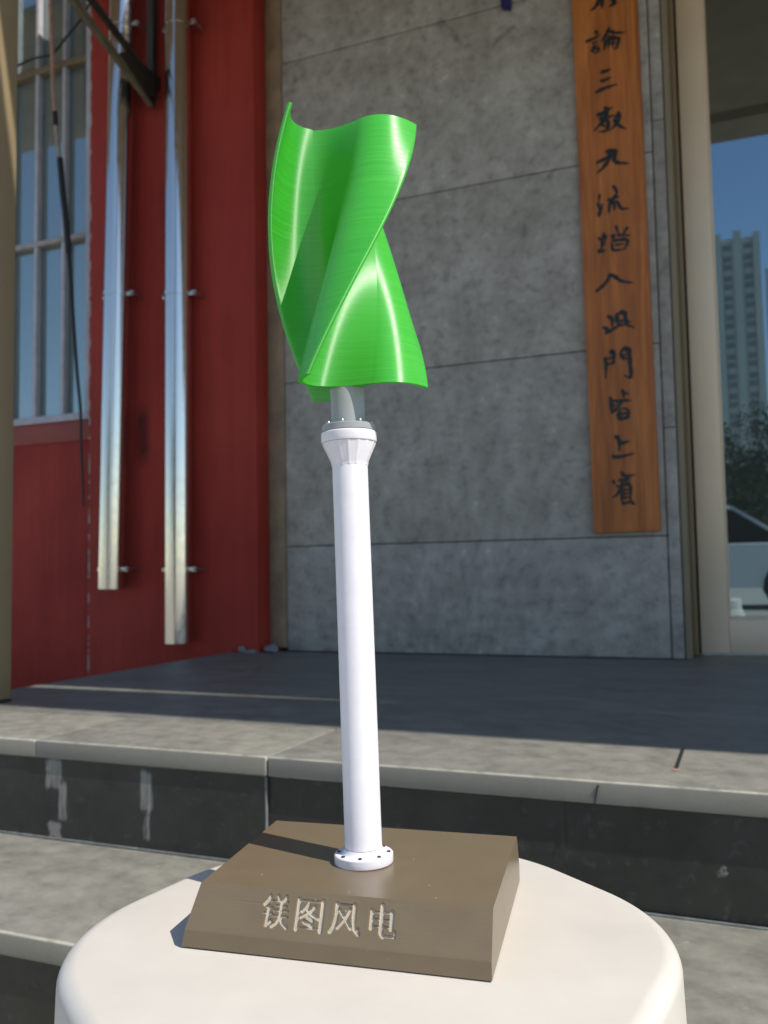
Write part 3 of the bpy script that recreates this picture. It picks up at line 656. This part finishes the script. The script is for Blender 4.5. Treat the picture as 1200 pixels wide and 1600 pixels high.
# ------------------------------------------------------------------ plastic stool
SZ = 0.43
SC = (-0.2014, 0.4605)
stool = thing('plastic_stool', 'cream plastic stool with a rounded rim carrying the turbine model', 'stool', (SC[0], SC[1], 0))
def sq(a, ap=1.0, rho=0.74, rot=R_(-7.3)):
    # rounded hexagon: apothem 1, corner radius rho
    a = (a - rot) % (math.pi / 3)
    if a > math.pi / 6: a = math.pi / 3 - a
    s = ap - rho; h_ = s * math.tan(math.pi / 6)
    if math.tan(a) * ap <= h_: return ap / math.cos(a)
    cx, cy = s, h_                      # corner arc centre
    dx, dy = math.cos(a), math.sin(a); bq = dx * cx + dy * cy
    return bq + math.sqrt(max(bq * bq - (cx * cx + cy * cy - rho * rho), 0))
prof = [(0, 0), (0.06, 0), (0.11, -0.0002)]
for k in range(0, 13):
    t = k / 12 * R_(84)
    prof.append((0.1500 + 0.0102 * math.sin(t), -0.0004 - 0.0102 * (1 - math.cos(t))))
prof += [(0.1616, -0.050), (0.1622, -0.0645)]
bm = bmesh.new()
bm_lathe(bm, prof, (SC[0], SC[1], SZ), (SC[0], SC[1], SZ + 1), 128, sq)
link('seat', finish(bm, 60), M['stool'], stool)
bm = bmesh.new()
bm_lathe(bm, [(0.158, -0.064), (0.1655, -0.0642), (0.1670, -0.067), (0.1830, -0.120), (0.1870, -0.150), (0.181, -0.150), (0.158, -0.070)], (SC[0], SC[1], SZ), (SC[0], SC[1], SZ + 1), 128, sq)
link('apron', finish(bm, 60), M['stool'], stool)
for k in range(4):
    a = R_(38 + 45 + 90 * k); bm = bmesh.new()
    ca, sa = math.cos(a), math.sin(a)
    pr = 0.166
    top = Vector((SC[0] + ca * pr, SC[1] + sa * pr, SZ - 0.148)); bot = Vector((SC[0] + ca * (pr + 0.035), SC[1] + sa * (pr + 0.035), 0.001))
    d = (-sa, ca, 0)
    rings = []
    for t in (0, 0.5, 1):
        p = top.lerp(bot, t); w = 0.075 * (1 - t) + 0.05 * t; th = 0.022
        s_ = Vector(d); o_ = Vector((ca, sa, 0))
        rings.append([bm.verts.new(p + s_ * (x * w / 2) + o_ * (y * th / 2)) for x, y in ((-1, -1), (1, -1), (1, 1), (-1, 1))])
    for A, B in zip(rings, rings[1:]):
        for i in range(4): bm.faces.new((A[i], A[(i + 1) % 4], B[(i + 1) % 4], B[i]))
    bm.faces.new(rings[0][::-1]); bm.faces.new(rings[-1])
    bmesh.ops.bevel(bm, geom=list(bm.edges), offset=0.004, segments=2, affect='EDGES')
    link('leg', finish(bm, 40), M['stool'], stool)

# ------------------------------------------------------------------ wind turbine model
FL = Vector((-0.2886, 0.4063, SZ)); ang = R_(6.31)
U = Vector((math.cos(ang), math.sin(ang), 0)); V = Vector((-math.sin(ang), math.cos(ang), 0)); Z = Vector((0, 0, 1))
BL, BD, BH, LIP = 0.1675, 0.141, 0.0305, 0.0098
def bp(u, v, z):
    u = u - 0.0048 * (u / 0.1675) * (v / 0.141)       # right end is cut slightly askew
    u = u + 0.0072 * (z / 0.0305) * max(0.0, 1 - v / 0.125) * max(0.0, 1 - u / 0.06)    # the front left corner leans in
    return FL + U * u + V * v + Z * (z + 0.0008)
turb = thing('wind_turbine_model', 'green helical turbine model on a white pole and brown lettered base', 'turbine model', bp(BL / 2, BD / 2, 0))
SLV = 0.0105     # run of the slope in v
E0 = 0.0004
def strokes_height():
    # engraved characters: unit boxes, y down, (points, width)
    V_, H_ = 0.085, 0.05
    c1 = [([(.20,.02),(.12,.16),(.02,.28)],V_),([(.12,.17),(.37,.17)],H_),([(.08,.38),(.35,.38)],H_),([(.04,.57),(.37,.57)],H_),([(.20,.38),(.20,.94)],V_),([(.20,.95),(.38,.80)],.07),
          ([(.52,.01),(.58,.13)],.08),([(.84,.01),(.76,.13)],.08),([(.44,.16),(.93,.16)],H_),([(.48,.31),(.90,.31)],H_),([(.42,.46),(.96,.46)],H_),([(.68,.16),(.68,.46)],V_),([(.42,.64),(.97,.64)],H_),([(.68,.48),(.66,.70),(.56,.87),(.42,.97)],.075),([(.69,.64),(.79,.84),(.97,.97)],.08)]
    c2 = [([(.08,.04),(.08,.98)],V_),([(.08,.07),(.92,.07)],H_),([(.92,.05),(.92,.98)],V_),([(.08,.92),(.92,.92)],H_),([(.42,.14),(.34,.28),(.22,.42)],.07),([(.38,.23),(.68,.23)],H_),([(.66,.23),(.50,.42),(.20,.60)],.065),([(.36,.30),(.55,.48),(.82,.60)],.08),([(.42,.57),(.60,.67)],.08),([(.34,.74),(.62,.84)],.08)]
    c3 = [([(.18,.08),(.17,.50),(.12,.75),(.02,.95)],V_),([(.18,.08),(.78,.08)],H_),([(.78,.07),(.78,.50),(.83,.80),(.97,.94)],V_),([(.96,.94),(.97,.78)],H_),([(.64,.22),(.50,.52),(.26,.82)],.07),([(.30,.28),(.48,.50),(.70,.80)],.075)]
    c4 = [([(.14,.19),(.14,.72)],V_),([(.14,.22),(.82,.22)],H_),([(.82,.20),(.82,.70)],V_),([(.14,.44),(.82,.44)],H_),([(.14,.66),(.82,.66)],H_),([(.48,.0),(.48,.84),(.56,.94)],V_),([(.55,.94),(.95,.94)],.06),([(.95,.94),(.96,.76)],H_)]
    return [c1, c2, c3, c4]
sl_len = math.hypot(SLV - E0, BH - LIP)
CW, CH = 0.0158, 0.0152
cx0, pitch_c = 0.0440, 0.01965
top_gap = 0.0034
segs = []
for i, ch in enumerate(strokes_height()):
    for pts, w in ch:
        for a, c_ in zip(pts, pts[1:]):
            segs.append((cx0 + i * pitch_c + a[0] * CW, top_gap + a[1] * CH, cx0 + i * pitch_c + c_[0] * CW, top_gap + c_[1] * CH, w * CW / 2 * (1.9 if w > 0.06 else 1.5)))
us = np.concatenate([[0.0, 0.02], np.arange(cx0 - 0.001, cx0 + 4 * pitch_c, 0.00021), [0.13, 0.15, BL]])
ws = np.concatenate([[0.0, 0.0016], np.arange(top_gap - 0.0012, top_gap + CH + 0.0014, 0.00021), [sl_len]])
ws = ws[(ws <= sl_len)]
GU, GW = np.meshgrid(us, ws)
D = np.full(GU.shape, 1.0)
for (x0, y0, x1, y1, hw) in segs:
    dx, dy = x1 - x0, y1 - y0; l2 = dx * dx + dy * dy
    t = np.clip(((GU - x0) * dx + (GW - y0) * dy) / l2, 0, 1)
    D = np.minimum(D, np.hypot(GU - x0 - t * dx, GW - y0 - t * dy) - hw)
dep = np.clip((-D + 0.00012) / 0.00045, 0, 1) * 0.0011
nrm = (Z * (SLV - E0) - V * (BH - LIP)).normalized()   # outward normal of the slope (towards -V and up)
bm = bmesh.new()
verts = []
for j, w in enumerate(ws):
    t = w / sl_len; row = []
    v_ = SLV + (E0 - SLV) * t; z = BH + (LIP - BH) * t
    for i, u in enumerate(us):
        row.append(bm.verts.new(bp(u, v_, z) - nrm * float(dep[j, i])))
    verts.append(row)
for j in range(len(ws) - 1):
    for i in range(len(us) - 1):
        f = bm.faces.new((verts[j][i], verts[j][i + 1], verts[j + 1][i + 1], verts[j + 1][i]))
        if min(dep[j, i], dep[j, i + 1], dep[j + 1, i], dep[j + 1, i + 1]) > 0.0005: f.material_index = 1
def q(*pts): bm.faces.new([bm.verts.new(bp(*p)) for p in pts])
B2 = BD - SLV
q((0, E0, LIP), (BL, E0, LIP), (BL, 0, LIP - 0.001), (0, 0, LIP - 0.001))
q((0, 0, LIP - 0.001), (BL, 0, LIP - 0.001), (BL, 0, 0), (0, 0, 0))
q((0, SLV, BH), (BL, SLV, BH), (BL, B2, BH), (0, B2, BH))
q((0, B2, BH), (BL, B2, BH), (BL, BD, LIP), (0, BD, LIP))
q((0, BD, LIP), (BL, BD, LIP), (BL, BD, 0), (0, BD, 0))
for u in (0, BL): q((u, 0, 0), (u, 0, LIP - 0.001), (u, E0, LIP), (u, SLV, BH), (u, B2, BH), (u, BD, LIP), (u, BD, 0))
q((0, 0, 0), (BL, 0, 0), (BL, BD, 0), (0, BD, 0))
me = bpy.data.meshes.new('mesh'); bm.to_mesh(me); bm.free()
me.materials.append(M['brown']); me.materials.append(M['letter_groove'])
link('base', me, M['brown'], turb)

CZ = 0.63
pb = bp(0.0845, 0.0630, BH)                      # foot of the pole on the base
pt = Vector((-0.2196, 0.4812, 0.078 + CZ - 0.0005))    # underside of the top flange disc
ax = (pt - pb).normalized(); PLn = (pt - pb).length
fo = lathe('foot_flange', [(0, 0), (0.0168, 0), (0.0171, 0.0006), (0.0171, 0.0048), (0.0166, 0.0054), (0.0128, 0.0056), (0.0118, 0.0066), (0.0112, 0.0082), (0, 0.0084)], pb, pt, M['white'], turb)
o_, x_, y_, z_, _ = frame_of(pb, pt)
for k in range(8):
    a = 2 * math.pi * (k + 0.35) / 8; c_ = o_ + z_ * 0.0055 + x_ * (0.0146 * math.cos(a)) + y_ * (0.0146 * math.sin(a))
    lathe('bolt', [(0, 0), (0.0011, 0.0), (0.0011, 0.0007), (0.0006, 0.0008), (0, 0.0004)], c_, c_ + z_, M['screw_dark'], fo, 12)
lathe('pole', [(0.0108, 0.0085), (0.0107, PLn - 0.0005), (0.0164, PLn - 0.0004), (0.0168, PLn + 0.0006), (0.0168, PLn + 0.0052), (0.0164, PLn + 0.0058), (0, PLn + 0.006)], pb, pt, M['white'], turb, 72, 25)
lathe('collar', [(0.01075, PLn - 0.0145), (0.0112, PLn - 0.0118), (0.0157, PLn - 0.0016), (0.0158, PLn - 0.0006)], pb, pt, M['white'], turb, 192, 60, lambda a: 1 + 0.022 * (abs(math.cos(8 * a)) ** 6))
mb = pb + ax * (PLn + 0.0062)
rot_top = Vector((-0.2254, 0.4901, 0.2766 + CZ)); rot_bot = Vector((-0.2176, 0.4788, 0.1099 + CZ))
mo = lathe('motor', [(0, 0), (0.0158, 0), (0.0161, 0.0004), (0.0161, 0.0036), (0.0157, 0.0040), (0.0108, 0.0041), (0.0104, 0.0046), (0.0104, 0.0285), (0.0098, 0.0292), (0.0098, 0.0305), (0, 0.0306)], mb, mb + ax, M['grey_plastic'], turb, 64, 25)
o_, x_, y_, z_, _ = frame_of(mb, mb + ax)
for k in range(8):
    a = 2 * math.pi * (k + 0.2) / 8; c_ = o_ + z_ * 0.0041 + x_ * (0.0138 * math.cos(a)) + y_ * (0.0138 * math.sin(a))
    lathe('bolt', [(0, -0.0005), (0.0013, -0.0005), (0.0014, 0.0), (0.0014, 0.0011), (0.0011, 0.0016), (0, 0.0017)], c_, c_ + z_, M['bolt'], mo, 12)

# helical rotor: three curved vanes twisting about the axis
def rot_axis(s): return rot_top.lerp(rot_bot, s)
RR, TH0, TWIST, BULGE, THK = 0.0459, 6.5107, 1.9068, 0.3453, 0.0031
SKEW = 0.144
def mid(t): return (RR * t, -4 * BULGE * RR * t * (1 - t) * (1 + SKEW * (2 * t - 1)))
def core():
    # filleted core where the three vanes run into each other
    TF, NB, NS = 0.34, 14, 150
    P = [Vector(mid(TF))]; e = 1e-3
    d = (Vector(mid(TF + e)) - Vector(mid(TF))).normalized(); n = Vector((-d.y, d.x))
    def rotv(p, a): return Vector((p.x * math.cos(a) - p.y * math.sin(a), p.x * math.sin(a) + p.y * math.cos(a)))
    sec = []
    for k in range(3):
        a0 = k * 2 * math.pi / 3; a1 = a0 + 2 * math.pi / 3
        pA = rotv(P[0] + n * THK * 0.47, a0); pB = rotv(P[0] - n * THK * 0.47, a1)
        dA = rotv(d, a0); dB = rotv(d, a1); L_ = RR * TF * 0.75
        cA = pA - dA * L_; cB = pB - dB * L_
        for i in range(NB + 1):
            t = i / NB; sec.append(pA * (1 - t) ** 3 + cA * 3 * t * (1 - t) ** 2 + cB * 3 * t * t * (1 - t) + pB * t ** 3)
    us = [0.0]
    for p, q_ in zip(sec, sec[1:]): us.append(us[-1] + (q_ - p).length)
    bm = bmesh.new(); uvl = bm.loops.layers.uv.new('UVMap'); rows = []; m_ = len(sec); H = (rot_top - rot_bot).length
    for j in range(NS + 1):
        s = 0.0012 + j / NS * 0.9976; c_ = rot_axis(s); a = TH0 - TWIST * s
        rows.append([bm.verts.new((c_.x + q_.x, c_.y + q_.y, c_.z)) for q_ in (rotv(p, a) for p in sec)])
    for j in range(NS):
        for i in range(m_):
            i2 = (i + 1) % m_
            f = bm.faces.new((rows[j][i], rows[j][i2], rows[j + 1][i2], rows[j + 1][i])); f.smooth = True
            for lp, (uu, vv) in zip(f.loops, ((j, us[i]), (j, us[i] + 0.001), (j + 1, us[i] + 0.001), (j + 1, us[i]))): lp[uvl].uv = (uu / NS * H * 5, vv * 5)
    for j, row in ((0, rows[0]), (NS, rows[-1])):
        c_ = bm.verts.new(rot_axis(0.0012 if j == 0 else 0.9988))
        for i in range(m_): bm.faces.new((c_, row[i], row[(i + 1) % m_]))
    bmesh.ops.recalc_face_normals(bm, faces=bm.faces)
    me = bpy.data.meshes.new('mesh'); bm.to_mesh(me); bm.free(); me.set_sharp_from_angle(angle=R_(50))
    return link('rotor', me, M['green'], turb)
hub = core()
def vane(k):
    NS, NT = 150, 44
    line = []
    for i in range(NT + 1):
        line.append(mid(i / NT))
    # outline of the cross-section with a rounded tip, with running length for the UVs
    left, right, ln = [], [], [0]
    for i, (x, y) in enumerate(line):
        a = line[max(i - 1, 0)]; c_ = line[min(i + 1, NT)]
        d = Vector((c_[0] - a[0], c_[1] - a[1])).normalized(); n = Vector((-d.y, d.x)); p = Vector((x, y))
        left.append(p + n * THK / 2); right.append(p - n * THK / 2)
    tipd = (Vector(line[NT]) - Vector(line[NT - 1])).normalized(); tn = Vector((-tipd.y, tipd.x)); tp = Vector(line[NT])
    arc = [tp + tn * (THK / 2 * math.cos(a)) + tipd * (THK / 2 * math.sin(a)) for a in [math.pi * j / 8 for j in range(1, 8)]]
    sec = left + arc + right[::-1]
    us = [0.0]
    for a, c_ in zip(sec, sec[1:]): us.append(us[-1] + (c_ - a).length)
    th0 = TH0 + k * 2 * math.pi / 3
    bm = bmesh.new(); uvl = bm.loops.layers.uv.new('UVMap'); rows = []; n = len(sec)
    for j in range(NS + 1):
        s = j / NS
        if k: s = s * (1 - 0.0006 * k) + 0.0003 * k
        c_ = rot_axis(s); a = th0 - TWIST * s; ca, sa = math.cos(a), math.sin(a)
        rows.append([bm.verts.new((c_.x + p.x * ca - p.y * sa, c_.y + p.x * sa + p.y * ca, c_.z)) for p in sec])
    H = (rot_top - rot_bot).length
    for j in range(NS):
        for i in range(n - 1):
            f = bm.faces.new((rows[j][i], rows[j][i + 1], rows[j + 1][i + 1], rows[j + 1][i])); f.smooth = True
            for lp, (uu, vv) in zip(f.loops, ((j, i), (j, i + 1), (j + 1, i + 1), (j + 1, i))): lp[uvl].uv = (uu / NS * H * 5, us[vv] * 5)
        f = bm.faces.new((rows[j][n - 1], rows[j][0], rows[j + 1][0], rows[j + 1][n - 1]))
    for row in (rows[0], rows[-1]):
        m_ = NT + 1
        L_, R_2 = row[:m_], row[n - m_:][::-1]
        for i in range(m_ - 1): bm.faces.new((L_[i], L_[i + 1], R_2[i + 1], R_2[i]))
        bm.faces.new([L_[-1]] + row[m_:n - m_] + [R_2[-1]])
    bmesh.ops.recalc_face_normals(bm, faces=bm.faces)
    me = bpy.data.meshes.new('mesh'); bm.to_mesh(me); bm.free(); me.set_sharp_from_angle(angle=R_(40))
    link('vane', me, M['green'], hub)
for k in range(3): vane(k)

# ------------------------------------------------------------------ what stands behind the camera, seen in the glass
def tower(label, x, y, w, d, h, nfl, cols):
    t = thing('apartment_tower', label, 'tower', (x, y, 0), 'apartment towers mirrored in the door')
    box('block', (x - w / 2, x + w / 2, y - d / 2, y + d / 2, 0, h), M['plaster'], t, 0)
    boxes('pilaster', [(x - w / 2 - 0.3, x - w / 2 + 1.6, y + d / 2 + 0.01, y + d / 2 + 1.2, 0.1, h + 1.5), (x - 1.1, x + 1.1, y + d / 2 + 0.01, y + d / 2 + 1.0, 0.1, h + 2.0), (x + w / 2 - 1.6, x + w / 2 + 0.3, y + d / 2 + 0.01, y + d / 2 + 1.2, 0.1, h + 0.8)], M['plaster'], t, 0)
    ex = []
    for f in range(nfl):
        z = 2 + f * (h - 3) / nfl
        for c_ in cols:
            for dz in (0,): ex.append((x + c_ - 1.1, x + c_ + 1.1, y + d / 2 + 0.012, y + d / 2 + 0.2, z + (0.5 if f % 2 else 0), z + 1.6 + (0.5 if f % 2 else 0)))
    boxes('window', ex, M['tower_glass'], t, 0)
tower('pale apartment tower mirrored nearest the door frame', 1.2, -280, 12, 14, 98, 32, (-2.9, 2.9))
tower('shorter grey apartment tower mirrored at the edge of the pane', 15.5, -300, 12, 14, 92, 30, (-3, 3))

def tree(label, x, y, h, r, seed, leaves):
    t = thing('leafy_tree', label, 'tree', (x, y, 0), 'trees mirrored in the glass')
    rg = random.Random(seed)
    bm = bmesh.new()
    bm_tube(bm, smooth_path([(x, y, 0), (x + 0.1, y, h * 0.3), (x - 0.05, y + 0.1, h * 0.6), (x + 0.05, y, h * 0.85)], 4), [0.16 - 0.010 * i for i in range(13)], 8)
    for k in range(6):
        a = rg.uniform(0, 6.28); z0 = h * rg.uniform(0.3, 0.6)
        bm_tube(bm, smooth_path([(x, y, z0), (x + math.cos(a) * r * 0.4, y + math.sin(a) * r * 0.4, z0 + 0.6), (x + math.cos(a) * r * 0.8, y + math.sin(a) * r * 0.8, z0 + 1.1)], 3), [0.06, 0.055, 0.05, 0.04, 0.03, 0.025, 0.015], 6)
    link('trunk', finish(bm, 60), M['bark'], t)
    bm = bmesh.new()
    cl = [(x + rg.gauss(0, r * 0.45), y + rg.gauss(0, r * 0.45), h * rg.uniform(0.3, 1.0), r * rg.uniform(0.25, 0.45)) for _ in range(26)]
    for _ in range(leaves):
        cx, cy, cz, cr = rg.choice(cl)
        d = Vector((rg.gauss(0, 1), rg.gauss(0, 1), rg.gauss(0, 0.8))).normalized() * cr * rg.random() ** 0.4
        p = Vector((cx, cy, cz)) + d; s = rg.uniform(0.07, 0.15)
        a = Vector((rg.uniform(-1, 1), rg.uniform(-1, 1), rg.uniform(-1, 1))).normalized(); b_ = a.orthogonal().normalized()
        bm.faces.new([bm.verts.new(p + a * s), bm.verts.new(p + b_ * s * 0.6), bm.verts.new(p - a * s), bm.verts.new(p - b_ * s * 0.6)])
    me = bpy.data.meshes.new('mesh'); bm.to_mesh(me); bm.free()
    link('crown', me, M['leaf'], t)
for i, (x, y, h, r) in enumerate(((-1.5, -40, 7.6, 3.4), (3.2, -43, 8.2, 3.8), (-8.5, -41, 8.5, 3.8), (-15.5, -42, 9.2, 4.0), (-24, -43, 9.0, 4.2))):
    tree(['thin leafy tree mirrored below the tower', 'broad leafy tree mirrored at the pane edge', 'leafy tree mirrored in the window glass', 'tall leafy tree mirrored further along the window', 'wide leafy tree at the far end of the row'][i], x, y, h, r, 30 + i, 9000 if i < 2 else 4000)

# parked white car behind the camera
def car(x, y):
    t = thing('parked_car', 'white parked car mirrored low in the door glass', 'car', (x, y, 0))
    # side profile (along X), lofted across the width (Y)
    lower = [(-2.1, 0.30), (-2.15, 0.55), (-2.05, 0.80), (-1.2, 0.90), (1.35, 0.92), (2.0, 0.86), (2.12, 0.55), (2.05, 0.30)]
    bm = bmesh.new()
    def loft(prof, ys):
        rings = []
        for yy, k, dz in ys: rings.append([bm.verts.new((x - px * k, y + yy, pz + dz)) for px, pz in prof])
        n = len(prof)
        for A, B in zip(rings, rings[1:]):
            for i in range(n): bm.faces.new((A[i], A[(i + 1) % n], B[(i + 1) % n], B[i]))
        bm.faces.new(rings[0][::-1]); bm.faces.new(rings[-1])
    loft(lower, [(-0.86, 0.96, 0), (-0.80, 0.99, 0.015), (0, 1.0, 0.03), (0.80, 0.99, 0.015), (0.86, 0.96, 0)])
    link('body', finish(bm, 35), M['car_paint'], t)
    bm = bmesh.new(); loft([(-1.30, 0.93), (-0.62, 1.40), (0.9, 1.42), (1.55, 0.95)], [(-0.76, 1.0, -0.01), (-0.62, 0.98, 0.0), (0.62, 0.98, 0.0), (0.76, 1.0, -0.01)])
    link('greenhouse_glass', finish(bm, 35), M['car_glass'], t)
    bm = bmesh.new(); loft([(-0.66, 1.40), (-0.50, 1.465), (0.75, 1.47), (0.98, 1.41), (0.9, 1.405), (-0.6, 1.395)], [(-0.66, 0.98, 0), (-0.5, 1, 0.02), (0.5, 1, 0.02), (0.66, 0.98, 0)])
    for s in (-0.775, 0.775):
        for (a, c_) in (((-1.36, 0.92), (-0.60, 1.43)), ((1.6, 0.93), (0.92, 1.44)), ((0.15, 0.93), (0.15, 1.44))):
            bm_bar(bm, (x - a[0], y + s, a[1]), (x - c_[0], y + s * 0.86, c_[1]), 0.05, 0.05, (0, 1, 0))
    link('roof', finish(bm, 35), M['car_paint'], t)
    for wx in (-1.3, 1.3):
        for s in (-1, 1):
            wh = lathe('wheel', [(0.2, -0.1), (0.30, -0.1), (0.32, -0.06), (0.32, 0.06), (0.30, 0.1), (0.2, 0.1)], (x + wx, y + s * 0.80, 0.321), (x + wx, y + s * 1.8, 0.321), M['tyre'], t, 32)
            lathe('rim', [(0.2, 0.06), (0.18, 0.085), (0.05, 0.075), (0, 0.08)], (x + wx, y + s * 0.80, 0.321), (x + wx, y + s * 1.8, 0.321), M['rim'], wh, 24)
    for s in (-1, 1):
        box('headlight', (x + 2.03, x + 2.16, y + s * 0.62 - 0.14, y + s * 0.62 + 0.14, 0.62, 0.74), M['bolt'], t, 0.02)
        box('tail_light', (x - 2.13, x - 2.02, y + s * 0.66 - 0.12, y + s * 0.66 + 0.12, 0.66, 0.80), M['lamp_red'], t, 0.02)
car(-0.78, -8.0)
